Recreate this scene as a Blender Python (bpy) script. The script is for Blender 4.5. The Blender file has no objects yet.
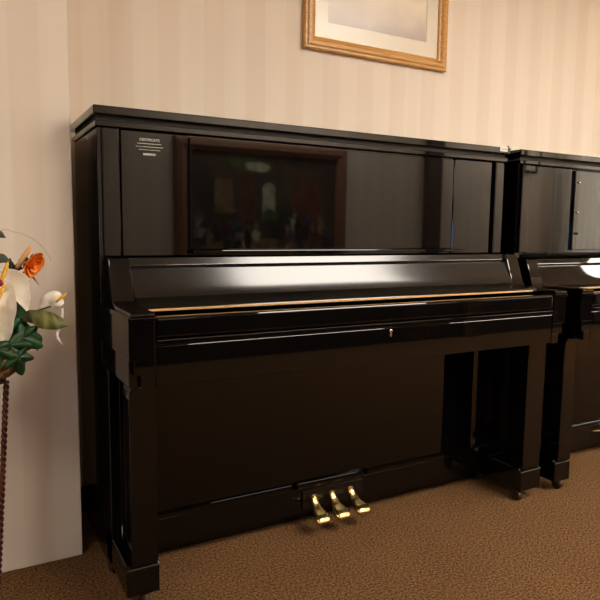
import bpy, bmesh, math, random
from mathutils import Vector, Matrix, Euler
random.seed(7)
S = bpy.context.scene
C = S.collection
PI = math.pi

# ------------------------------------------------------------------ materials
def srgb(r, g, b):
    f = lambda c: (c/255/12.92) if c/255 <= .04045 else ((c/255+.055)/1.055)**2.4
    return (f(r), f(g), f(b), 1)

def mat(name, color, rough=.5, metal=0, ior=1.5, coat=0, emit=None, strength=0, bump=None, vary=None, trans=0, spec=None):
    m = bpy.data.materials.new(name); m.use_nodes = True
    nt = m.node_tree; b = nt.nodes['Principled BSDF']
    b.inputs['Base Color'].default_value = color
    b.inputs['Roughness'].default_value = rough
    b.inputs['Metallic'].default_value = metal
    b.inputs['IOR'].default_value = ior
    b.inputs['Coat Weight'].default_value = coat
    b.inputs['Transmission Weight'].default_value = trans
    if emit:
        b.inputs['Emission Color'].default_value = emit
        b.inputs['Emission Strength'].default_value = strength
    tc = nt.nodes.new('ShaderNodeTexCoord')
    if vary:   # (scale, colour2)
        n = nt.nodes.new('ShaderNodeTexNoise'); n.inputs['Scale'].default_value = vary[0]
        n.inputs['Detail'].default_value = 4
        nt.links.new(tc.outputs['Object'], n.inputs['Vector'])
        r = nt.nodes.new('ShaderNodeValToRGB')
        r.color_ramp.elements[0].position = .35; r.color_ramp.elements[1].position = .65
        r.color_ramp.elements[0].color = color; r.color_ramp.elements[1].color = vary[1]
        nt.links.new(n.outputs['Fac'], r.inputs['Fac'])
        nt.links.new(r.outputs['Color'], b.inputs['Base Color'])
    if bump:   # (scale, strength, distance)
        n = nt.nodes.new('ShaderNodeTexNoise'); n.inputs['Scale'].default_value = bump[0]
        n.inputs['Detail'].default_value = 3
        nt.links.new(tc.outputs['Object'], n.inputs['Vector'])
        bp = nt.nodes.new('ShaderNodeBump'); bp.inputs['Strength'].default_value = bump[1]
        bp.inputs['Distance'].default_value = bump[2]
        nt.links.new(n.outputs['Fac'], bp.inputs['Height'])
        nt.links.new(bp.outputs['Normal'], b.inputs['Normal'])
    return m

M = {}
M['lacquer'] = mat('black_polyester_lacquer', (.0016, .0014, .0014, 1), .03, ior=1.48)
M['satin'] = mat('satin_black_lacquer', (.004, .0035, .0035, 1), .13, ior=1.6)
M['fall'] = mat('semi_gloss_black_lacquer', (.004, .0035, .003, 1), .17, ior=1.62)
M['groove'] = mat('dark_groove', (.003, .003, .003, 1), .6)
M['brass'] = mat('polished_brass', (.92, .68, .25, 1), .25, metal=1, vary=(35, (.75, .50, .16, 1)), bump=(45, .35, .006))
M['brass_dull'] = mat('worn_brass', (.50, .30, .16, 1), .35, metal=1)
M['strip'] = mat('amber_felt_strip', srgb(206, 158, 98), .45, vary=(60, srgb(220, 174, 116)))
M['silver'] = mat('nickel', (.75, .74, .72, 1), .25, metal=1)
M['white_print'] = mat('white_print', srgb(205, 200, 190), .6)
M['label'] = mat('white_tag', srgb(225, 218, 205), .5)
M['label_mark'] = mat('grey_mark', srgb(120, 110, 100), .6)
M['rubber'] = mat('caster_dark', (.03, .025, .02, 1), .4)
M['caster_wheel'] = mat('caster_brass', (.07, .045, .025, 1), .4, metal=.6)
M['white_lamp_body'] = mat('white_enamel', srgb(230, 228, 222), .4)

def carpet():
    m = bpy.data.materials.new('brown_pile_carpet'); m.use_nodes = True
    nt = m.node_tree; b = nt.nodes['Principled BSDF']; L = nt.links
    b.inputs['Roughness'].default_value = .95
    b.inputs['Specular IOR Level'].default_value = .1
    tc = nt.nodes.new('ShaderNodeTexCoord')
    n1 = nt.nodes.new('ShaderNodeTexNoise'); n1.inputs['Scale'].default_value = 150; n1.inputs['Detail'].default_value = 5; n1.inputs['Roughness'].default_value = .7
    n2 = nt.nodes.new('ShaderNodeTexNoise'); n2.inputs['Scale'].default_value = 5; n2.inputs['Detail'].default_value = 3
    for n in (n1, n2): L.new(tc.outputs['Object'], n.inputs['Vector'])
    r = nt.nodes.new('ShaderNodeValToRGB')
    e = r.color_ramp.elements
    e[0].position = .38; e[0].color = (.042, .019, .007, 1)
    e[1].position = .64; e[1].color = (.30, .158, .066, 1)
    L.new(n1.outputs['Fac'], r.inputs['Fac'])
    mx = nt.nodes.new('ShaderNodeMixRGB'); mx.blend_type = 'MULTIPLY'; mx.inputs['Fac'].default_value = .35
    r2 = nt.nodes.new('ShaderNodeValToRGB'); r2.color_ramp.elements[0].position = .3; r2.color_ramp.elements[1].position = .7
    r2.color_ramp.elements[0].color = (.72, .7, .68, 1); r2.color_ramp.elements[1].color = (1, 1, 1, 1)
    L.new(n2.outputs['Fac'], r2.inputs['Fac'])
    L.new(r.outputs['Color'], mx.inputs['Color1']); L.new(r2.outputs['Color'], mx.inputs['Color2'])
    L.new(mx.outputs['Color'], b.inputs['Base Color'])
    bp = nt.nodes.new('ShaderNodeBump'); bp.inputs['Strength'].default_value = .8; bp.inputs['Distance'].default_value = .008
    L.new(n1.outputs['Fac'], bp.inputs['Height']); L.new(bp.outputs['Normal'], b.inputs['Normal'])
    return m
M['carpet'] = carpet()

def wallpaper():
    m = bpy.data.materials.new('cream_striped_wallpaper'); m.use_nodes = True
    nt = m.node_tree; b = nt.nodes['Principled BSDF']; L = nt.links
    b.inputs['Roughness'].default_value = .7
    b.inputs['Specular IOR Level'].default_value = .25
    tc = nt.nodes.new('ShaderNodeTexCoord')
    mp = nt.nodes.new('ShaderNodeMapping'); mp.inputs['Scale'].default_value = (1, 1, .0)
    L.new(tc.outputs['Object'], mp.inputs['Vector'])
    w = nt.nodes.new('ShaderNodeTexWave'); w.bands_direction = 'X'
    w.inputs['Scale'].default_value = 1.9; w.inputs['Distortion'].default_value = 0
    L.new(mp.outputs['Vector'], w.inputs['Vector'])
    n = nt.nodes.new('ShaderNodeTexNoise'); n.noise_dimensions = '3D'; n.inputs['Scale'].default_value = 14; n.inputs['Detail'].default_value = 3
    L.new(mp.outputs['Vector'], n.inputs['Vector'])
    r = nt.nodes.new('ShaderNodeValToRGB')
    r.color_ramp.elements[0].position = .38; r.color_ramp.elements[1].position = .55
    r.color_ramp.elements[0].color = srgb(226, 212, 195); r.color_ramp.elements[1].color = srgb(230, 218, 202)
    L.new(w.outputs['Fac'], r.inputs['Fac'])
    r2 = nt.nodes.new('ShaderNodeValToRGB')
    r2.color_ramp.elements[0].position = .35; r2.color_ramp.elements[1].position = .65
    r2.color_ramp.elements[0].color = (.955, .945, .945, 1); r2.color_ramp.elements[1].color = (1, 1, 1, 1)
    L.new(n.outputs['Fac'], r2.inputs['Fac'])
    mx = nt.nodes.new('ShaderNodeMixRGB'); mx.blend_type = 'MULTIPLY'; mx.inputs['Fac'].default_value = .7
    L.new(r.outputs['Color'], mx.inputs['Color1']); L.new(r2.outputs['Color'], mx.inputs['Color2'])
    L.new(mx.outputs['Color'], b.inputs['Base Color'])
    n3 = nt.nodes.new('ShaderNodeTexNoise'); n3.inputs['Scale'].default_value = 260
    L.new(tc.outputs['Object'], n3.inputs['Vector'])
    bp = nt.nodes.new('ShaderNodeBump'); bp.inputs['Strength'].default_value = .06; bp.inputs['Distance'].default_value = .002
    L.new(n3.outputs['Fac'], bp.inputs['Height']); L.new(bp.outputs['Normal'], b.inputs['Normal'])
    return m
M['wallpaper'] = wallpaper()
M['ceiling'] = mat('cream_ceiling', srgb(228, 216, 200), .9, bump=(90, .1, .004))

def wood():
    m = bpy.data.materials.new('honey_oak'); m.use_nodes = True
    nt = m.node_tree; b = nt.nodes['Principled BSDF']; L = nt.links
    b.inputs['Roughness'].default_value = .35
    tc = nt.nodes.new('ShaderNodeTexCoord')
    mp = nt.nodes.new('ShaderNodeMapping'); mp.inputs['Scale'].default_value = (4, 40, 40)
    n = nt.nodes.new('ShaderNodeTexNoise'); n.inputs['Scale'].default_value = 3; n.inputs['Detail'].default_value = 6
    L.new(tc.outputs['Object'], mp.inputs['Vector']); L.new(mp.outputs['Vector'], n.inputs['Vector'])
    r = nt.nodes.new('ShaderNodeValToRGB')
    r.color_ramp.elements[0].position = .3; r.color_ramp.elements[1].position = .7
    r.color_ramp.elements[0].color = srgb(178, 124, 54); r.color_ramp.elements[1].color = srgb(210, 158, 82)
    L.new(n.outputs['Fac'], r.inputs['Fac']); L.new(r.outputs['Color'], b.inputs['Base Color'])
    return m
M['oak'] = wood()
M['mount'] = mat('cream_mount_board', srgb(226, 216, 196), .8)

def print_mat():
    m = bpy.data.materials.new('pale_misty_print'); m.use_nodes = True
    nt = m.node_tree; b = nt.nodes['Principled BSDF']; L = nt.links
    b.inputs['Roughness'].default_value = .6
    tc = nt.nodes.new('ShaderNodeTexCoord')
    sp = nt.nodes.new('ShaderNodeSeparateXYZ'); L.new(tc.outputs['Generated'], sp.inputs[0])
    r = nt.nodes.new('ShaderNodeValToRGB')
    e = r.color_ramp.elements
    e[0].position = 0; e[0].color = srgb(168, 152, 138)
    e[1].position = 1; e[1].color = srgb(205, 205, 205)
    x = e.new(.16); x.color = srgb(205, 190, 172)
    x = e.new(.34); x.color = srgb(242, 226, 200)  # bright band: lamp glow in the glass, painted into the print
    x = e.new(.5); x.color = srgb(230, 205, 178)
    n = nt.nodes.new('ShaderNodeTexNoise'); n.inputs['Scale'].default_value = 4
    L.new(tc.outputs['Generated'], n.inputs['Vector'])
    a = nt.nodes.new('ShaderNodeMath'); a.operation = 'MULTIPLY_ADD'; a.inputs[1].default_value = .22; a.inputs[2].default_value = -.11
    L.new(n.outputs['Fac'], a.inputs[0])
    a2 = nt.nodes.new('ShaderNodeMath'); a2.operation = 'ADD'
    L.new(sp.outputs['Z'], a2.inputs[0]); L.new(a.outputs[0], a2.inputs[1])
    L.new(a2.outputs[0], r.inputs['Fac']); L.new(r.outputs['Color'], b.inputs['Base Color'])
    return m
M['print'] = print_mat()

def glass():
    m = bpy.data.materials.new('picture_glass'); m.use_nodes = True
    nt = m.node_tree; nt.nodes.clear(); L = nt.links
    o = nt.nodes.new('ShaderNodeOutputMaterial'); mx = nt.nodes.new('ShaderNodeMixShader')
    t = nt.nodes.new('ShaderNodeBsdfTransparent'); g = nt.nodes.new('ShaderNodeBsdfGlossy'); g.inputs['Roughness'].default_value = .28
    mx.inputs[0].default_value = .04
    L.new(t.outputs[0], mx.inputs[1]); L.new(g.outputs[0], mx.inputs[2])
    L.new(mx.outputs[0], o.inputs[0])
    return m
M['glass'] = glass()
def emitter(name, col, st):
    m = bpy.data.materials.new(name); m.use_nodes = True
    nt = m.node_tree; nt.nodes.clear()
    o = nt.nodes.new('ShaderNodeOutputMaterial'); e = nt.nodes.new('ShaderNodeEmission')
    e.inputs[0].default_value = col; e.inputs[1].default_value = st
    nt.links.new(e.outputs[0], o.inputs[0])
    return m
M['diffuser'] = emitter('warm_lit_diffuser', (1, .91, .80, 1), 13.0)
M['daylight'] = emitter('daylight_pane', (1, .96, .90, 1), 12)
M['soft_fill'] = emitter('soft_warm_fill', (1, .88, .66, 1), 7.5)  # glow of the added fill panel at the left
M['wall_fill'] = emitter('bright_warm_fill', (1, .91, .80, 1), 27.0)  # glow of the added panels that brighten the opposite wall
M['blue_glint'] = emitter('blue_glint_pane', (.15, .45, 1, 1), 8)  # glow of the added panes for blue edge glints
M['white_petal'] = mat('cream_white_petal', srgb(248, 242, 230), .55, vary=(40, srgb(232, 222, 204)), bump=(60, .15, .002))
M['aged_petal'] = mat('aged_ivory_petal', srgb(232, 216, 186), .55, vary=(45, srgb(246, 236, 216)), bump=(60, .15, .002))
M['orange'] = mat('orange_rose_petal', srgb(240, 122, 14), .55, vary=(28, srgb(250, 150, 40)))
M['yellow'] = mat('yellow_spadix', srgb(224, 164, 36), .6, vary=(80, srgb(238, 190, 70)))
M['pinkbud'] = mat('pale_orange_petal', srgb(222, 168, 112), .6)
M['red'] = mat('deep_red_petal', srgb(140, 24, 24), .6)
M['leaf_dark'] = mat('dark_green_leaf', srgb(12, 46, 18), .5, vary=(22, srgb(34, 84, 34)), bump=(40, .3, .002))
M['leaf_olive'] = mat('olive_leaf', srgb(58, 64, 16), .5, vary=(14, srgb(104, 100, 24)), bump=(40, .3, .002))
M['leaf_black'] = mat('dark_calyx', srgb(24, 30, 18), .6)
M['leaf_grey'] = mat('grey_green_leaf', srgb(70, 76, 56), .6)
M['stem'] = mat('green_stem', srgb(60, 76, 36), .6)
M['twig'] = mat('fine_twig', srgb(120, 96, 66), .7)
M['pot'] = mat('mottled_stone_pot', srgb(206, 172, 124), .8, vary=(34, srgb(92, 58, 30)), bump=(30, .8, .01))
M['rust'] = mat('rusty_wrought_iron', srgb(96, 42, 22), .45, metal=.35, vary=(40, srgb(60, 26, 14)))
M['soil'] = mat('dry_moss', srgb(70, 56, 30), .95, bump=(40, .8, .01))

# ------------------------------------------------------------------ helpers
def obj(name, bm, m, parent=None, smooth=False):
    me = bpy.data.meshes.new(name); bm.normal_update(); bm.to_mesh(me); bm.free()
    ms = m if isinstance(m, (list, tuple)) else [m]
    for x in ms: me.materials.append(x)
    if smooth:
        for p in me.polygons: p.use_smooth = True
    o = bpy.data.objects.new(name, me); C.objects.link(o)
    if parent: o.parent = parent
    return o
def thing(name, label, cat, loc=(0, 0, 0), rz=0, group=None):
    o = bpy.data.objects.new(name, None); C.objects.link(o)
    o.empty_display_size = .1
    o.location = loc; o.rotation_euler = (0, 0, rz)
    o['label'] = label; o['category'] = cat
    if group: o['group'] = group
    return o
def struct(name, bm, m):
    o = obj(name, bm, m); o['kind'] = 'structure'; return o
def merge(bm, tmp):
    me = bpy.data.meshes.new('t'); tmp.to_mesh(me); tmp.free(); bm.from_mesh(me); bpy.data.meshes.remove(me)
def box(bm, x0, x1, y0, y1, z0, z1, bev=0, seg=2, mi=0):
    t = bmesh.new()
    bmesh.ops.create_cube(t, size=1, matrix=Matrix.Translation(((x0+x1)/2, (y0+y1)/2, (z0+z1)/2)) @ Matrix.Diagonal((abs(x1-x0), abs(y1-y0), abs(z1-z0), 1)))
    if bev: bmesh.ops.bevel(t, geom=t.edges[:], offset=bev, segments=seg, profile=.5, affect='EDGES')
    for f in t.faces: f.material_index = mi
    merge(bm, t); return bm
def B(*a, **k): return box(bmesh.new(), *a, **k)
def prism(bm, prof, x0, x1, bev=0, seg=2, mi=0):
    """profile of (y,z) points extruded along x"""
    t = bmesh.new()
    a = [t.verts.new((x0, y, z)) for y, z in prof]; b = [t.verts.new((x1, y, z)) for y, z in prof]
    n = len(prof)
    t.faces.new(a); t.faces.new(b[::-1])
    for i in range(n): t.faces.new((a[i], b[i], b[(i+1) % n], a[(i+1) % n]))
    bmesh.ops.recalc_face_normals(t, faces=t.faces[:])
    if bev:
        ed = [e for e in t.edges if e.calc_face_angle(0) > .5]
        bmesh.ops.bevel(t, geom=ed, offset=bev, segments=seg, profile=.5, affect='EDGES')
    for f in t.faces: f.material_index = mi
    merge(bm, t); return bm
def tube(bm, pts, rads, n=10, mi=0):
    """swept tube through pts with a radius each"""
    pts = [Vector(p) for p in pts]
    if not isinstance(rads, (list, tuple)): rads = [rads]*len(pts)
    rings = []; up = Vector((.13, .21, .97))
    for i, p in enumerate(pts):
        d = (pts[min(i+1, len(pts)-1)] - pts[max(i-1, 0)]).normalized()
        s = d.cross(up)
        if s.length < .05: s = d.cross(Vector((1, 0, 0)))
        s.normalize(); u = s.cross(d).normalized()
        rings.append([bm.verts.new(p + (s*math.cos(2*PI*k/n) + u*math.sin(2*PI*k/n))*rads[i]) for k in range(n)])
    for a, b in zip(rings, rings[1:]):
        for k in range(n):
            f = bm.faces.new((a[k], a[(k+1) % n], b[(k+1) % n], b[k])); f.material_index = mi; f.smooth = True
    bm.faces.new(rings[0][::-1]).material_index = mi; bm.faces.new(rings[-1]).material_index = mi
    return bm
def lathe(bm, prof, n=40, c=(0, 0, 0), fn=None):
    rings = []
    for r, z in prof:
        rings.append([bm.verts.new((c[0]+r*math.cos(2*PI*k/n)*(fn(k/n, z) if fn else 1), c[1]+r*math.sin(2*PI*k/n)*(fn(k/n, z) if fn else 1), c[2]+z)) for k in range(n)])
    for a, b in zip(rings, rings[1:]):
        for k in range(n): bm.faces.new((a[k], a[(k+1) % n], b[(k+1) % n], b[k])).smooth = True
    bm.faces.new(rings[0][::-1]); bm.faces.new(rings[-1])
    return bm
def smoothpath(pts, n=6):
    pts = [Vector(p) for p in pts]; out = []
    for i in range(len(pts)-1):
        p0 = pts[max(i-1, 0)]; p1 = pts[i]; p2 = pts[i+1]; p3 = pts[min(i+2, len(pts)-1)]
        for k in range(n):
            t = k/n
            out.append(.5*((2*p1)+(p2-p0)*t+(2*p0-5*p1+4*p2-p3)*t*t+(3*p1-p0-3*p2+p3)*t**3))
    out.append(pts[-1]); return out

# ------------------------------------------------------------------ camera
CX, CY, CZ, YAW, PIT, ROLL, F = -.3393, -2.1264, .9812, .5043, .1107, .0119, 617.858
cf = Vector((math.sin(YAW)*math.cos(PIT), math.cos(YAW)*math.cos(PIT), -math.sin(PIT)))
cr = Vector((math.cos(YAW), -math.sin(YAW), 0)); cu = cr.cross(cf)
r2 = cr*math.cos(ROLL)+cu*math.sin(ROLL); u2 = -cr*math.sin(ROLL)+cu*math.cos(ROLL)
cam = bpy.data.cameras.new('camera'); co = bpy.data.objects.new('camera', cam); C.objects.link(co)
co.matrix_world = Matrix(((r2.x, u2.x, -cf.x, CX), (r2.y, u2.y, -cf.y, CY), (r2.z, u2.z, -cf.z, CZ), (0, 0, 0, 1)))
cam.sensor_fit = 'HORIZONTAL'; cam.sensor_width = 36; cam.lens = F/600*36; cam.clip_start = .02
S.camera = co

# ------------------------------------------------------------------ room
YB = .05; YF = -3.6; XL = -3.2; XR = 8.2; ZC = 2.55
struct('floor', B(XL-.1, XR+.1, YF-.1, YB+.1, -.1, 0), M['carpet'])
struct('ceiling', B(XL-.1, XR+.1, YF-.1, YB+.1, ZC, ZC+.1), M['ceiling'])
struct('wall_back', B(XL-.1, XR+.1, YB, YB+.1, 0, ZC), M['wallpaper'])
struct('wall_pier', B(XL, -.05, -.26, YB, 0, ZC, bev=.003), M['wallpaper'])
struct('wall_front', B(XL-.1, XR+.1, YF-.1, YF, 0, ZC), M['wallpaper'])
struct('wall_left', B(XL-.1, XL, YF, YB, 0, ZC), M['wallpaper'])
struct('wall_right', B(XR, XR+.1, YF, YB, 0, ZC), M['wallpaper'])
struct('baseboard_back', B(-.05, XR, YB-.012, YB, 0, .09, bev=.003), M['satin'])

# ceiling lights and added fill panels
def ceiling_light(x0, x1, y0, y1, label, dm='diffuser'):
    t = thing('ceiling_light', label, 'ceiling light', ((x0+x1)/2, (y0+y1)/2, ZC))
    hx = (x1-x0)/2; hy = (y1-y0)/2
    b = bmesh.new()
    for a in ((-hx-.03, hx+.03, -hy-.03, -hy), (-hx-.03, hx+.03, hy, hy+.03), (-hx-.03, -hx, -hy, hy), (hx, hx+.03, -hy, hy)):
        box(b, a[0], a[1], a[2], a[3], -.05, 0, bev=.004)
    obj('frame', b, M['white_lamp_body'], t)
    obj('diffuser', B(-hx, hx, -hy, hy, -.042, -.01, bev=.006), M[dm], t)
    return t
ceiling_light(1.27, 2.6, -2.3, -1.6, 'long cream ceiling light panel in front of the nearer piano')
ceiling_light(-1.9, -.9, -2.3, -1.6, 'short added fill light panel above the viewer, by the flowers', 'soft_fill')  # added fill, lights the pier and back wall at the left
ceiling_light(5.0, 6.9, -2.3, -1.6, 'cream ceiling light panel in front of the further piano')

ceiling_light(1.2, 3.1, -3.35, -3.05, 'narrow added fill light brightening the wall behind the viewer, over the painting', 'wall_fill')  # added fill, makes the opposite wall brighter in the piano reflections
ceiling_light(3.9, 6.2, -3.35, -3.05, 'narrow added fill light brightening the wall behind the viewer, by the curtain', 'wall_fill')  # second added fill for the mirrored wall
# ------------------------------------------------------------------ piano
W = 1.53
def piano(ox, oy, variant, label):
    t = thing('upright_piano', label, 'piano', (ox, oy, 0))
    L = M['lacquer']
    fy = .0 if variant == 1 else .03       # fallboard set back a little on the second one
    fz = .0 if variant == 1 else -.022
    # lid: top slab, dark gap, lower slab
    ld = obj('lid', box(B(-.012, W+.012, -.387, 0, 1.286, 1.31, bev=.003), -.006, W+.006, -.379, -.004, 1.256, 1.272, bev=.002), L, t)
    obj('lid_gap', B(.002, W-.002, -.37, -.01, 1.272, 1.286), M['groove'], ld)
    # side panels
    for x0, x1 in ((0, .03), (W-.03, W)):
        obj('side_panel', prism(bmesh.new(), [(-.002, .02), (-.002, 1.256), (-.367, 1.256), (-.367, .60), (-.445, .60), (-.445, .02)], x0 if x0 == 0 else W-.03, x1, bev=.0025), L, t)
    obj('back_board', B(.03, W-.03, -.03, -.004, .03, 1.25), M['satin'], t)
    # upper front
    pil = [(.011, .056), (W-.056, W-.011)]
    for x0, x1 in pil:
        obj('pilaster', B(x0, x1, -.381, -.34, .905, 1.254, bev=.004, seg=4), L, t)
    if variant == 1:
        obj('upper_panel', box(box(box(box(B(.0625, .2535, -.368, -.345, .905, 1.254, bev=.003, seg=3), W-.2535, W-.0625, -.368, -.345, .905, 1.254, bev=.003, seg=3), .25, W-.25, -.36, -.345, .905, 1.254), .03, .062, -.352, -.34, .905, 1.254), W-.062, W-.03, -.352, -.34, .905, 1.254), L, t)
        md = obj('music_desk', B(.2605, W-.2605, -.371, -.350, .925, 1.249, bev=.0015), L, t)
        obj('music_shelf', B(.259, W-.215, -.402, -.362, .913, .923, bev=.002), L, md)
    else:
        obj('upper_panel', box(box(B(.05, .325, -.362, -.345, .905, 1.254, bev=.001), W-.325, W-.05, -.362, -.345, .905, 1.254, bev=.001), .325, W-.325, -.352, -.338, .905, 1.254), L, t)
        md = obj('music_desk', B(.345, W-.345, -.366, -.352, .915, 1.25, bev=.0025), L, t)
        for zz, rr in ((.985, .006), (1.075, .003), (1.2, .003)):
            k = bmesh.new(); lathe(k, [(rr, 0), (rr, .006), (rr*.6, .009)], 16)
            o = obj('knob', k, M['groove'] if rr > .004 else M['silver'], md, True)
            o.rotation_euler = (PI/2, 0, 0); o.location = (.365, -.365, zz)
    # key cheeks and arms
    def P(y, z): return (y+fy, z+fz)
    cheek = [(-.345, .60), (-.345, .905+fz), P(-.448, .905), P(-.455, .901), P(-.462, .885), P(-.480, .835), P(-.492, .803), P(-.500, .793), P(-.512, .788), (-.54, .786), (-.684, .786), (-.688, .782), (-.688, .774), (-.60, .774), (-.60, .60)]
    for s in (0, 1):
        a, b = ((.0045, .062) if s == 0 else (W-.062, W-.0045))
        ch = obj('key_cheek', prism(bmesh.new(), [p for p in cheek[:-2]] + [(-.66, .774), (-.66, .60)], a, b, bev=.0025), L, t)
        a, b = ((0, .063) if s == 0 else (W-.063, W))
        # arm ledge, block and its two stepped layers
        bb = bmesh.new()
        prism(bb, [(-.36, .771), (-.36, .776), (-.686, .776), (-.689, .773), (-.689, .765), (-.36, .765)], a-.002*(s == 0), b+.002*(s == 1), bev=.001)
        box(bb, a, b, -.684, -.36, .671, .765, bev=.002)
        for d0, z0, z1, yy in ((.012, .634, .6705, -.682), (.028, .60, .6335, -.68)):
            if s == 0: box(bb, d0, .063, yy, -.36, z0, z1, bev=.0015)
            else: box(bb, W-.063, W-d0, yy, -.36, z0, z1, bev=.0015)
        obj('arm_block', bb, L, ch)
    # fallboard (closed): hinge strip, dark groove, curved board, front lip
    x0, x1 = .0635, W-.0635
    fb = obj('fallboard', prism(bmesh.new(), [P(-.438, .86), P(-.434, .902), P(-.4385, .9045), P(-.4482, .8845), P(-.447, .862)], x0, x1, bev=.001), M['fall'] if variant == 1 else L, t)
    obj('fallboard_groove', prism(bmesh.new(), [P(-.43, .87), P(-.43, .887), P(-.440, .884), P(-.444, .866)], x0+.001, x1-.001), M['groove'], fb)
    prof = [P(-.449, .8735), P(-.4545, .8745), P(-.4585, .8660), P(-.4650, .8527), P(-.4717, .8394), P(-.4787, .8262), P(-.4862, .8132), P(-.4955, .801), P(-.508, .793), P(-.53, .788), (-.575, .787), (-.6, .787), (-.607, .785), (-.610, .780), (-.608, .776), (-.44, .776)]
    ff = obj('fallboard_front', prism(bmesh.new(), prof, x0, x1), M['fall'] if variant == 1 else L, fb)
    for p_ in ff.data.polygons: p_.use_smooth = True
    ff.data.set_sharp_from_angle(angle=math.radians(20))
    obj('felt_strip', B(x0+.003, W-.094, -.616, -.6105, .7785, .7840, bev=.001), M['strip'], fb)
    # keyslip and key bed
    ks = bmesh.new()
    box(ks, .066, W-.066, -.683, -.650, .7205, .7725, bev=.007, seg=4)
    box(ks, .066, W-.066, -.685, -.63, .704, .7185, bev=.003, seg=3)
    obj('keyslip', ks, L, t)
    kb = bmesh.new()
    box(kb, .0635, W-.0635, -.68, -.36, .602, .7035, bev=.003)
    box(kb, .0635, W-.0635, -.655, -.42, .7035, .750)
    kbo = obj('key_bed', kb, L, t)
    k = bmesh.new(); lathe(k, [(.0055, 0), (.0055, .003), (.004, .004)], 20)
    o = obj('lock', k, M['silver'], kbo, True); o.rotation_euler = (PI/2, 0, 0); o.location = (W/2, -.680, .693)
    o2 = obj('lock_slot', B(W/2-.0035, W/2+.0035, -.6835, -.680, .676, .690, bev=.001), M['silver'], kbo)
    # lower part
    obj('lower_panel', B(.03, W-.03, -.400, -.383, .150, .603, bev=.002), L, t)
    rail = bmesh.new()
    for a, b in ((.03, .590), (.885, W-.03)):
        box(rail, a, b, -.412, -.375, .132, .150, bev=.005, seg=3)
    box(rail, .605, .87, -.417, -.375, .134, .152, bev=.005, seg=3)
    box(rail, .03, W-.03, -.408, -.375, .044, .133, bev=.002)
    box(rail, .03, W-.03, -.375, -.345, .01, .06)
    obj('bottom_rail', rail, L, t)
    # legs, toes, casters
    for s in (0, 1):
        lg = bmesh.new()
        z0 = .122; z1 = .60
        mx = (lambda x: x) if s == 0 else (lambda x: W-x)
        # tapered leg column with a flared neck
        secs = [(z0, 0), (.56, 0), (.575, .002), (.587, .006), (.60, .016)]
        rows = []
        for z, e in secs:
            q = [(.013+e, -.618), (.100 if s else .082, -.618), (.098 if s else .080, -.53), (.0165+e, -.53)]
            rows.append([lg.verts.new((mx(x), y, z)) for x, y in q])
        for a, b in zip(rows, rows[1:]):
            for i in range(4): lg.faces.new((a[i], a[(i+1) % 4], b[(i+1) % 4], b[i]))
        lg.faces.new(rows[0]); lg.faces.new(rows[-1])
        bmesh.ops.recalc_face_normals(lg, faces=lg.faces[:])
        ed = [e for e in lg.edges if abs(e.verts[0].co.z-e.verts[1].co.z) > .005]
        bmesh.ops.bevel(lg, geom=ed, offset=.0025, segments=2, profile=.5, affect='EDGES')
        obj('leg', lg, L, t)
        a, b = (0, .085) if s == 0 else (W-.105, W)
        te = obj('toe_block', prism(bmesh.new(), [(-.616, .04), (-.616, .112), (-.606, .124), (-.375, .124), (-.375, .04)], a, b, bev=.003), L, t)
        for yc in (-.592, -.385):
            cb = bmesh.new(); xc = (a+b)/2-.012*(1 if s == 0 else 2.2)
            if s == 1 : xc = a+.012
            else: xc = a+.05
            if yc > -.5: xc = a+.012 if s == 0 else a+.03
            tube(cb, [(xc-.010, yc, .019), (xc+.010, yc, .019)], .019, 20)
            box(cb, xc-.007, xc+.007, yc-.008, yc+.008, .03, .041)
            obj('caster', cb, M['caster_wheel'], te)
    # pedals
    obj('pedal_plate', B(.625, .865, -.4155, -.407, .060, .125, bev=.002), M['satin'], t)
    for i, xc in enumerate((.668, .738, .812)):
        pb = bmesh.new()
        # centre line slopes forward-down, widening to a rounded tongue
        st = [(-.395, .104, .011, .006), (-.412, .103, .012, .006), (-.420, .099, .012, .006), (-.433, .085, .0135, .0055), (-.446, .073, .0165, .005), (-.462, .0675, .0225, .005), (-.480, .0645, .0275, .005), (-.494, .061, .0285, .005), (-.504, .055, .0265, .0045), (-.509, .049, .018, .003)]
        rows = []
        for y, z, hw, th in st:
            sh = -(y+.395)*(-.12 if i == 0 else (-.06 if i == 1 else .0))
            rows.append([pb.verts.new((xc+sh+dx*hw, y, z+dz*th-(.004 if abs(dx) > .9 and hw > .015 else 0))) for dx, dz in ((-1, -.3), (-.85, .6), (-.4, 1), (.4, 1), (.85, .6), (1, -.3), (.7, -1), (-.7, -1))])
        for a, b in zip(rows, rows[1:]):
            for q in range(8): pb.faces.new((a[q], a[(q+1) % 8], b[(q+1) % 8], b[q])).smooth = True
        pb.faces.new(rows[0]); pb.faces.new(rows[-1])
        bmesh.ops.recalc_face_normals(pb, faces=pb.faces[:])
        obj('pedal', pb, M['brass'], t)
    return t
p1 = piano(0, 0, 1, 'glossy black upright piano standing nearest, with a certificate printed on its upper left panel')
p2 = piano(1.61, .0, 2, 'glossy black upright piano cut off by the right edge, beyond the nearer piano')

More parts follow.
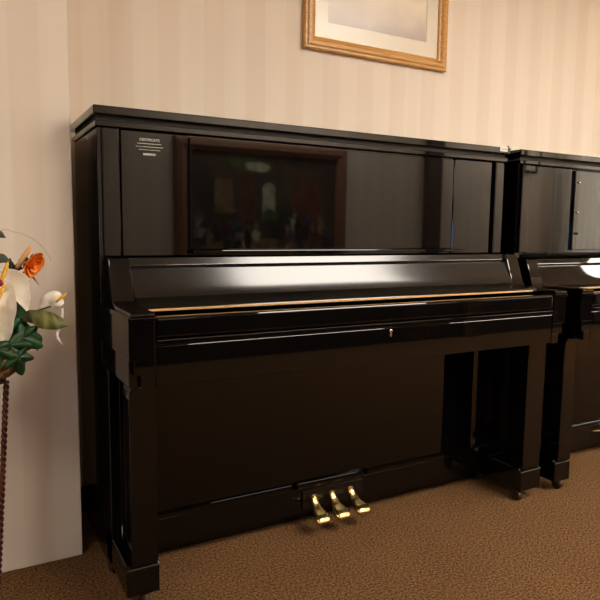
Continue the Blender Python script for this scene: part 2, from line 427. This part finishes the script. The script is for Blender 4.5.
# certificate printed on the upper panel of the nearer piano
cb = bmesh.new()
def dashes(z, x0, x1, h, seed):
    rr = random.Random(seed); x = x0
    while x < x1:
        w = min(rr.uniform(.002, .007), x1-x)
        box(cb, x, x+w, -.3689, -.3678, z-h/2, z+h/2)
        x += w+.0012
dashes(1.220, .108, .176, .0018, 1); dashes(1.2115, .104, .181, .0018, 2); dashes(1.203, .112, .173, .0018, 3)
dashes(1.191, .124, .160, .0055, 5)
cert = obj('printed_certificate', cb, M['white_print'], p1)
cert['label'] = 'small white lettering printed on the black panel'
tx = bpy.data.curves.new('certificate_heading', 'FONT'); tx.body = 'CERTIFICATE'; tx.size = .0098; tx.align_x = 'CENTER'; tx.extrude = .0003; tx.offset = .0002
tobj = bpy.data.objects.new('tmp_text', tx); C.objects.link(tobj)
bpy.context.view_layer.update()
dg = bpy.context.evaluated_depsgraph_get()
tme = bpy.data.meshes.new_from_object(tobj.evaluated_get(dg)); bpy.data.objects.remove(tobj)
tme.materials.clear(); tme.materials.append(M['white_print'])
to = bpy.data.objects.new('certificate_heading', tme); C.objects.link(to)
to.parent = cert; to.rotation_euler = (PI/2, 0, 0); to.location = (.1425, -.3685, 1.2275)

# small white tag on the lid
tg = thing('paper_tag', 'small white paper tag on the right end of the nearer piano lid', 'tag', (1.503, -.388, 1.31))
obj('card', B(-.019, .019, -.0008, .0012, -.016, .004, bev=.0003), M['label'], tg)
pb = bmesh.new()
for x in (-.010, -.003, .004, .010): box(pb, x, x+.004, -.0012, -.0006, -.010, -.006)
obj('print', pb, M['label_mark'], tg)
bb = bmesh.new(); box(bb, .019, .026, -.001, .010, .0, .006, bev=.001); obj('clip', bb, M['groove'], tg)

# ------------------------------------------------------------------ framed picture on back wall
fr = thing('picture_frame', 'honey oak picture frame with a pale misty print above the piano', 'picture', (1.215, YB, 2.01))
hx = .358; hz = .325
def molding(bm, hx, hz, prof):
    """mitred frame: prof is list of (inset, y)"""
    rings = []
    for d, y in prof:
        rings.append([bm.verts.new((sx*(hx-d), y, sz*(hz-d))) for sx, sz in ((-1, -1), (1, -1), (1, 1), (-1, 1))])
    n = len(prof)
    for i in range(n):
        a = rings[i]; b = rings[(i+1) % n]
        for k in range(4): bm.faces.new((a[k], a[(k+1) % 4], b[(k+1) % 4], b[k]))
    bmesh.ops.recalc_face_normals(bm, faces=bm.faces[:])
    return bm
obj('frame', molding(bmesh.new(), hx, hz, [(0, -.001), (0, -.018), (.004, -.022), (.012, -.022), (.018, -.026), (.030, -.027), (.040, -.020), (.046, -.018), (.050, -.014), (.050, -.001)]), M['oak'], fr)
obj('mount', molding(bmesh.new(), hx-.048, hz-.048, [(0, -.004), (0, -.010), (.062, -.010), (.065, -.007), (.065, -.004)]), M['mount'], fr)
obj('print', B(-hx+.11, hx-.11, -.0065, -.002, -hz+.11, hz-.11), M['print'], fr)
obj('glass', B(-hx+.047, hx-.047, -.0135, -.0115, -hz+.047, hz-.047), M['glass'], fr)

# ------------------------------------------------------------------ opposite side of the room (seen mirrored in the pianos)
pt = thing('large_painting', 'large dark oil painting in a brown frame on the wall behind the viewer', 'painting', (2.05, YF, 1.20), PI)
PX, PZ = .83, .54
M['darkframe'] = mat('brown_painting_frame', srgb(140, 98, 74), .4)
M['canvas'] = mat('dark_canvas', srgb(92, 74, 56), .7, vary=(3, srgb(44, 38, 32)))
pcols = [srgb(205, 210, 180), srgb(120, 60, 40), srgb(90, 110, 60), srgb(150, 150, 150), srgb(150, 120, 80), srgb(70, 90, 120), srgb(110, 30, 30), srgb(40, 34, 30)]
PM = [mat('paint_tone', c, .7, vary=(9, tuple([v*.45 for v in c[:3]]+[1]))) for c in pcols]
obj('frame', molding(bmesh.new(), PX, PZ, [(0, -.002), (0, -.03), (.02, -.045), (.06, -.05), (.10, -.03), (.11, -.012), (.11, -.002)]), M['darkframe'], pt)
obj('canvas', B(-PX+.10, PX-.10, -.010, -.003, -PZ+.10, PZ-.10), M['canvas'], pt)
pb = bmesh.new()
LAY = [0]
def blob(cx, cz, rx, rz, mi, n=14, wob=.25):
    LAY[0] += 1; y = .0101+.00008*LAY[0]
    vs = [pb.verts.new((cx+rx*math.cos(2*PI*k/n)*(1+random.uniform(-wob, wob)), -y, cz+rz*math.sin(2*PI*k/n)*(1+random.uniform(-wob, wob)))) for k in range(n)]
    f = pb.faces.new(vs[::1]); f.material_index = mi
blob(0.0, -.52, .80, .13, 4, n=24, wob=.1)
def slab(cx, z0, z1, hw, mi):
    LAY[0] += 1; y = .0101+.00008*LAY[0]
    pb.faces.new([pb.verts.new((a, -y, b)) for a, b in ((cx-hw, z0), (cx+hw, z0), (cx+hw*.9, z1), (cx-hw*.9, z1))]).material_index = mi
for cx, hw in ((.28, .05), (.17, .035), (-.42, .05)): slab(cx, -.22, .42, hw, 1)
slab(-.04, -.12, .18, .085, 0); blob(-.04, .18, .085, .10, 0, n=18, wob=.03)
blob(-.04, -.12, .12, .07, 2)
blob(.20, .50, .30, .10, 2); blob(.10, .46, .16, .06, 0)
slab(.52, -.1, .30, .12, 4); slab(-.62, -.25, .35, .10, 1)
for i in range(42):                    # seated and standing groups: a dress, a torso, a head each
    cx = random.choice((random.uniform(-.88, -.2), random.uniform(.1, .9))); cz = random.uniform(-.50, -.22)
    q = random.uniform(.7, 1.1); c_ = random.choice((7, 7, 6, 1, 3, 5, 7, 0, 4, 2))
    blob(cx, cz, .055*q, .085*q, c_, n=9, wob=.3)
    blob(cx+random.uniform(-.01, .01), cz+.10*q, .030*q, .050*q, random.choice((7, 3, 5, 6, c_)), n=8, wob=.2)
    blob(cx+random.uniform(-.012, .012), cz+.17*q, .014*q, .019*q, 4, n=8, wob=.1)
bmesh.ops.recalc_face_normals(pb, faces=pb.faces[:])
obj('paint', pb, PM, pt)
for o in pt.children:
    if o.name.startswith('paint'): o.scale = (.76, 1, .73)

# curtain over a window on the opposite wall, further along
def curtain_mat():
    m = bpy.data.materials.new('sheer_grey_curtain'); m.use_nodes = True
    nt = m.node_tree; nt.nodes.clear(); L = nt.links
    o = nt.nodes.new('ShaderNodeOutputMaterial'); mx = nt.nodes.new('ShaderNodeMixShader'); mx.inputs[0].default_value = .6
    d = nt.nodes.new('ShaderNodeBsdfDiffuse'); d.inputs[0].default_value = srgb(225, 220, 210)
    t = nt.nodes.new('ShaderNodeBsdfTranslucent'); t.inputs[0].default_value = srgb(225, 220, 212)
    L.new(d.outputs[0], mx.inputs[1]); L.new(t.outputs[0], mx.inputs[2]); L.new(mx.outputs[0], o.inputs[0])
    return m
cx0, cx1 = 5.62, 8.0
struct('window_1', box(bmesh.new(), cx0+.4, cx1-.3, YF, YF+.02, .7, 2.2), M['daylight'])
bm = bmesh.new(); n = 240; rows = []
for z in (.06, .8, 1.6, 2.4):
    rows.append([bm.verts.new((cx0+(cx1-cx0)*i/n, YF+.13+.03*math.sin(i*.52+.5*math.sin(i*.11)), z)) for i in range(n+1)])
for a, b in zip(rows, rows[1:]):
    for i in range(n): bm.faces.new((a[i], a[i+1], b[i+1], b[i])).smooth = True
cur = obj('sheer_curtain', bm, curtain_mat())
cur['label'] = 'long sheer grey curtain hanging over the window behind the viewer'; cur['category'] = 'curtain'
sol = cur.modifiers.new('thick', 'SOLIDIFY'); sol.thickness = .002
# doorway edge / pier between painting and curtain
struct('trim_1', B(3.83, 4.03, YF, YF+.06, 0, ZC, bev=.004), mat('dark_brown_trim', srgb(70, 50, 38), .5))
struct('added_dark_board_1', box(B(XL+.02, 3.83, YF, YF+.02, 0, .60, bev=.004), 4.03, XR, YF, YF+.02, 0, .60, bev=.004), mat('dark_reflection_board', srgb(34, 24, 18), .5))  # added dark boards, so the keyslip and arms reflect dark
struct('added_dark_board_2', B(XL, XL+.02, YF+.02, -.26, 0, .60, bev=.004), bpy.data.materials['dark_reflection_board'])  # same added dark board along the left wall
# added glowing panes, unseen, that put blue glints on the panel edges
struct('added_blue_pane_1', B(XL, XL+.01, -1.5, -1.1, .80, 1.12), M['blue_glint'])
struct('added_blue_pane_2', B(-2.6, -2.2, YF, YF+.01, .78, 1.12), M['blue_glint'])
struct('added_pale_panes', box(B(XL, XL+.01, -1.5, -1.1, 1.4, 1.7), -2.6, -2.2, YF, YF+.01, 1.4, 1.7), emitter('pale_glint_pane', (1, .9, .78, 1), 3))  # added pale glowing panes for whitish glints higher on the edges

sp_ = thing('small_picture', 'small dark framed picture on the wall behind the viewer, beside the curtain', 'picture', (5.36, YF, 1.84), PI)
obj('frame', molding(bmesh.new(), .13, .17, [(0, -.002), (0, -.02), (.022, -.022), (.024, -.012), (.024, -.002)]), M['groove'], sp_)
obj('print', B(-.108, .108, -.010, -.004, -.148, .148), M['mount'], sp_)

# ------------------------------------------------------------------ flower arrangement
def at(u, v, y):
    d = cf + r2*((u-300)/F) + u2*((300-v)/F)
    return Vector((CX, CY, CZ)) + d*((y-CY)/d.y)
PY = -.45
fl = thing('flower_arrangement', 'potted artificial flowers with an orange rose and white lilies at the left', 'flowers', (-.285, PY, 0))
base = Vector(fl.location)
def shape(name, m, bm, smooth=True, thick=None, label=None, parent=None):
    for v in bm.verts: v.co -= base
    o = obj(name, bm, m, parent or fl, smooth)
    if thick:
        s = o.modifiers.new('thick', 'SOLIDIFY'); s.thickness = thick; s.offset = 0
        d = o.modifiers.new('smooth', 'SUBSURF'); d.levels = 1; d.render_levels = 2
    if label: o['label'] = label
    return o
def blade(bm, spine, widths, side, cup=0, nx=8, wav=0, lobes=None, seed=0):
    """leaf or petal: a spine of points, half widths, side direction; cup bends the edges towards `up`"""
    pts = smoothpath(spine, 5); n = len(pts); rr = random.Random(seed)
    W_ = []
    for i in range(n):
        t = i/(n-1)*(len(widths)-1); k = min(int(t), len(widths)-2); f = t-k
        f = f*f*(3-2*f); W_.append(widths[k]*(1-f)+widths[k+1]*f)
    rows = []
    for i, p in enumerate(pts):
        d = (pts[min(i+1, n-1)]-pts[max(i-1, 0)]).normalized()
        s = Vector(side); s = (s-d*s.dot(d)).normalized(); up = s.cross(d)
        row = []
        for k in range(nx+1):
            a = -1+2*k/nx
            w = W_[i]
            off = cup*w*(a*a) + wav*math.sin(i*1.3+a*2.2+seed)*w*abs(a) - .12*w*(1-abs(a))*0
            row.append(bm.verts.new(p + s*(a*w) + up*off))
        rows.append(row)
    for a, b in zip(rows, rows[1:]):
        for k in range(nx): bm.faces.new((a[k], a[k+1], b[k+1], b[k]))
    return bm
def A(u, v, dy=0): return at(u, v, PY+dy)

# pot on stand
pc = Vector((-.285, PY, 0))
bm = bmesh.new()
lathe(bm, [(.001, .610), (.022, .610), (.044, .615), (.062, .627), (.074, .643), (.081, .661), (.083, .677), (.078, .688), (.070, .688), (.066, .678), (.001, .674)], 36, (pc.x, pc.y, 0), fn=lambda t, z: 1+.03*math.sin(t*2*PI*7+z*60)+.02*math.sin(t*2*PI*13-z*90))
shape('pot', M['pot'], bm)
bm = bmesh.new(); lathe(bm, [(.001, .668), (.062, .668), (.056, .684), (.001, .70)], 20, (pc.x, pc.y, 0)); shape('moss', M['soil'], bm)

# calla lilies (white spathe, yellow spadix)
def cone(bm, p0, p1, r): 
    p0, p1 = Vector(p0), Vector(p1); tube(bm, [p0, p0.lerp(p1, .3), p0.lerp(p1, .7), p0.lerp(p1, .93), p1], [r*.6, r, r*.85, r*.6, r*.15], 12)
bm = bmesh.new(); blade(bm, [A(-8, 296, .01), A(2, 285, -.01), A(14, 284, -.02), (A(22, 296, -.015)), A(28, 313, .0)], [.012, .034, .036, .020, .001], (A(12, 262)-A(2, 300)), cup=-.28, wav=.05, seed=1)
s1 = shape('lily', M['white_petal'], bm, thick=.0015, label='white lily with yellow spadix facing up right')
bm = bmesh.new(); cone(bm, A(-2, 292, -.03), A(8, 262, -.045), .0065); shape('spadix', M['yellow'], bm, parent=fl)
bm = bmesh.new(); blade(bm, [A(-6, 283, -.035), A(0, 292, -.05), A(2, 308, -.06), A(4, 326, -.055), A(6, 347, -.04)], [.020, .034, .034, .022, .0008], (1, -.2, .0), cup=-.32, wav=.04, seed=2)
shape('lily', M['aged_petal'], bm, thick=.0015, label='ivory lily drooping to a point')
bm = bmesh.new(); cone(bm, A(-5, 305, -.085), A(5, 284, -.085), .006); shape('spadix', M['yellow'], bm)
bm = bmesh.new(); blade(bm, [A(-9, 284, -.06), A(-1, 283, -.07), A(5, 287, -.07)], [.004, .009, .001], (0, 0, 1), cup=.4); shape('red_petal', M['red'], bm, thick=.001)
# small lily to the right, in front of pier
bm = bmesh.new(); blade(bm, [A(40, 311, .02), A(47, 301, .01), A(55, 300, .0), A(61, 306, .0)], [.006, .018, .022, .012], (A(54, 316)-A(51, 298)), cup=-.5, wav=.08, seed=3)
shape('lily', M['white_petal'], bm, thick=.0015, label='small white lily behind the olive leaf')
bm = bmesh.new(); blade(bm, [A(62, 308, .015), A(61, 322, .02), A(57, 334, .02), A(59, 340, .015), A(63, 345, .01)], [.004, .006, .004, .0035, .0005], (1, 0, 0), cup=.4)
shape('lily_tail', M['white_petal'], bm, thick=.0012)
bm = bmesh.new(); cone(bm, A(56, 302, -.015), A(67, 293, -.02), .0042); shape('spadix', M['yellow'], bm)

# orange rose: cupped petals wound around a tilted axis
rc = A(33.5, 265, -.01); ax = (A(48, 272, -.035)-A(20, 256, .015)).normalized()
bm = bmesh.new(); q = ax.to_track_quat('Z', 'Y')
rr = random.Random(4)
for ring, (n, rad, hgt, tilt) in enumerate(((2, .006, .022, .05), (3, .012, .024, .12), (4, .019, .024, .3), (5, .024, .022, .55))):
    for k in range(n):
        a0 = 2*PI*(k+.37*ring)/n
        rows = []
        for i in range(7):
            t = i/6
            row = []
            for j in range(9):
                s = -1+2*j/8
                ang = a0+s*(PI/n)*1.35*(.55+.45*math.sin(PI*min(1, t*.8+.15)))
                r = rad*(.35+.65*math.sin(t*PI/2))+tilt*.016*t*t + (.0035*t**4)*(1+.4*math.sin(5*s+k))
                z = -.012+hgt*t*(1-.25*s*s*t) + ring*(-.0015)
                row.append(bm.verts.new(rc+q@Vector((r*math.cos(ang), r*math.sin(ang), z))))
            rows.append(row)
        for a, b in zip(rows, rows[1:]):
            for j in range(8): bm.faces.new((a[j], a[j+1], b[j+1], b[j]))
shape('rose', M['orange'], bm, thick=.0008, label='orange rose bloom')
bm = bmesh.new()
for k in range(5):
    an = 2*PI*k/5; e = q@Vector((math.cos(an), math.sin(an), 0)); b0 = rc-ax*.014
    blade(bm, [b0, b0+e*.014-ax*.001, b0+e*.024-ax*.008+ax*.004*k], [.004, .006, .0006], ax.cross(e), cup=.2)
shape('rose_calyx', M['leaf_grey'], bm, thick=.0008)
bm = bmesh.new(); tube(bm, smoothpath([A(24, 272, .01), A(14, 284, .02), A(-2, 310, .02), A(-6, 345, .01), pc+Vector((.01, 0  , .68))], 5), .0022, 8); shape('stem', M['stem'], bm)
bm = bmesh.new(); cone(bm, A(17, 268, -.0), A(31, 246, -.01), .0075); shape('bud', M['pinkbud'], bm)
for k, (pts, w) in enumerate(((((9, 262), (14, 268), (24, 268)), .010), (((12, 272), (18, 266), (23, 262)), .008), (((19, 277), (24, 280), (29, 286)), .0045), (((20, 278), (26, 279), (30, 282)), .0045), (((10, 258), (13, 266), (17, 273)), .007), (((33, 277), (36, 281), (39, 285)), .0012))):
    bm = bmesh.new(); blade(bm, [A(*p, .005) for p in pts], [.003, w, .0006], (0, .3, 1), cup=.3, wav=.2, seed=k); shape('sepal', M['leaf_black'], bm, thick=.001)
# stems of dark tendril down by the white lily
bm = bmesh.new(); tube(bm, smoothpath([A(8, 287, -.045), A(11, 290, -.05), A(13, 296, -.045), A(15, 303, -.04)], 5), [.0012]*15+[.002], 8); shape('tendril', M['leaf_black'], bm)
bm = bmesh.new(); tube(bm, smoothpath([A(-14, 300, .02), A(-2, 236, .02), A(14, 232, .02), A(33, 239, .02), A(44, 249, .02), A(51, 260, .02)], 8), .0004, 6); shape('tendril', M['twig'], bm)
# leaves
bm = bmesh.new(); blade(bm, [A(-8, 232, 0), A(-1, 234, 0), A(6, 238, -.01)], [.004, .009, .0006], (0, 0, 1), cup=.3); shape('leaf', M['leaf_grey'], bm, thick=.001)
bm = bmesh.new(); blade(bm, [A(-10, 262, .02), A(0, 258, .01), A(9, 262, .0)], [.006, .013, .004], (0, .3, 1), cup=.2); shape('leaf', M['leaf_grey'], bm, thick=.001)
bm = bmesh.new(); blade(bm, [A(22, 317, -.005), A(32, 316, -.025), A(44, 319, -.035), A(57, 322, -.035), A(69, 326, -.03)], [.012, .017, .024, .020, .001], (0.1, .35, 1), cup=.3, wav=.22, seed=5)
shape('leaf', M['leaf_olive'], bm, thick=.0014, label='broad olive green leaf pointing right')
def ivy(c, size, rot, tilt, seed, m='leaf_dark'):
    """five-lobed ivy leaf"""
    rr = random.Random(seed); bm = bmesh.new(); N = 40
    R = Euler((PI/2+tilt[0], rot, tilt[1])).to_matrix()
    def rad(a):
        d = 0
        for c0, s in ((PI/2, 1), (PI/2+1.05, .82), (PI/2-1.05, .82), (PI/2+2.05, .6), (PI/2-2.05, .6)):
            dd = abs((a-c0+PI) % (2*PI)-PI); d = max(d, s*(.62*math.cos(min(dd*1.15, PI/2))**.7+.38*max(0, 1-dd/.5)))
        return max(d, .25)
    c = Vector(c); rings = [[bm.verts.new(c)]]
    for f in (.33, .66, 1):
        ring = []
        for k in range(N):
            a = 2*PI*k/N; r = size*rad(a)*f if f == 1 else size*f*(.5*rad(a)+.5*min(rad(a), .7))
            ring.append(bm.verts.new(c+R@Vector((r*math.cos(a), r*math.sin(a), -.18*size*f*f+.07*size*f*math.cos(5*(a-PI/2))))))
        rings.append(ring)
    for k in range(N): bm.faces.new((rings[0][0], rings[1][k], rings[1][(k+1) % N]))
    for a, b in zip(rings[1:], rings[2:]):
        for k in range(N): bm.faces.new((a[k], b[k], b[(k+1) % N], a[(k+1) % N]))
    return shape('ivy_leaf', M[m], bm, thick=.001)
for i, (u, v, dy, s, r) in enumerate(((16, 319, -.005, .056, .3), (10, 346, -.06, .066, 2.7), (22, 338, -.035, .062, 2.1), (19, 358, -.08, .054, 2.9), (-4, 350, -.09, .056, 3.2), (4, 334, -.02, .055, .8), (12, 326, .0, .05, 1.8), (-14, 340, -.05, .05, 3.6), (-30, 330, .0, .05, 4.2), (-28, 354, -.05, .045, 3.6), (-8, 318, .03, .05, 1.2))):
    ivy(A(u, v, dy), s, r, (random.uniform(-.25, .25), random.uniform(-.3, .3)), i)
bm = bmesh.new(); blade(bm, [A(27, 327, -.01), A(34, 333, -.02), A(39, 340, -.02), A(37, 351, -.015)], [.004, .007, .011, .001], (1, .3, .2), cup=.3, seed=3); shape('leaf', M['leaf_dark'], bm, thick=.001)
bm = bmesh.new(); tube(bm, smoothpath([A(26, 326, .0), A(35, 335, .0), A(44, 347, 0)], 5), .0006, 6); shape('tendril', M['twig'], bm)
# flowers on the far side of the arrangement
for k, (u, v, dy) in enumerate(((-38, 285, .02), (-30, 250, .05))):
    bm = bmesh.new(); blade(bm, [A(u+6, v+22, dy), A(u+3, v+8, dy-.01), A(u-4, v-2, dy-.015), A(u-12, v-12, dy)], [.010, .034, .034, .001], (.9, .2, .3), cup=-.3, seed=k)
    shape('lily', M['white_petal'], bm, thick=.0015)
    bm = bmesh.new(); cone(bm, A(u+4, v+14, dy-.02), A(u+1, v-8, dy-.03), .006); shape('spadix', M['yellow'], bm)
for e in (A(2, 300, 0), A(-4, 310, -.03), A(52, 306, .01), A(30, 317, -.005), A(-34, 300, .02), A(-26, 262, .05), A(25, 322, 0)):
    bm = bmesh.new(); m_ = e.lerp(pc+Vector((0, 0  , .68)), .55)+Vector((.0, .01, .03)); tube(bm, smoothpath([e, m_, pc+Vector((random.uniform(-.02, .02), 0, .715))], 6), .0019, 8); shape('stem', M['stem'], bm)

# twisted iron stand
st = thing('plant_stand', 'twisted rusty iron stand holding the flower pot at the left edge', 'plant stand', (pc.x, pc.y, 0))
def twist(p0, p1, r, turns, name):
    bm = bmesh.new(); p0, p1 = Vector(p0), Vector(p1); d = (p1-p0).normalized(); s = d.cross(Vector((0, 1, 0))).normalized(); u = s.cross(d)
    for ph in (0, PI):
        n = int(turns*9); tube(bm, [p0.lerp(p1, i/n)+(s*math.cos(ph+2*PI*turns*i/n)+u*math.sin(ph+2*PI*turns*i/n))*r*.55 for i in range(n+1)], r*.68, 8)
    for v in bm.verts: v.co -= Vector(st.location)
    return obj(name, bm, M['rust'], st, True)
top = at(6.5, 384, PY); bot = at(-3, 600, PY)
twist((top.x, top.y, .60), (bot.x, bot.y, .012), .0065, 19, 'leg')
for a in (2.25, 4.2):
    twist((pc.x+.03*math.cos(a), pc.y+.03*math.sin(a), .598), (pc.x+.13*math.cos(a), pc.y+.10*math.sin(a), .012), .0065, 19, 'leg')
bm = bmesh.new()
for rad, z in ((.034, .6035),):
    tube(bm, [(rad*math.cos(2*PI*k/32), rad*math.sin(2*PI*k/32), z) for k in range(33)], .004, 8)
tube(bm, [(-.034, 0, .6025), (.034, 0, .6025)], .004, 8); tube(bm, [(0, -.034, .6025), (0, .034, .6025)], .004, 8)
obj('ring', bm, M['rust'], st, True)

# ------------------------------------------------------------------ light and view
w = bpy.data.worlds.new('world'); S.world = w; w.use_nodes = True
w.node_tree.nodes['Background'].inputs[0].default_value = (0, 0, 0, 1); w.node_tree.nodes['Background'].inputs[1].default_value = 0
S.view_settings.view_transform = 'Standard'; S.view_settings.look = 'None'; S.view_settings.gamma = 1
S.view_settings.use_curve_mapping = False; S.view_settings.exposure = .55
S.cycles.max_bounces = 10; S.cycles.diffuse_bounces = 5; S.cycles.glossy_bounces = 5
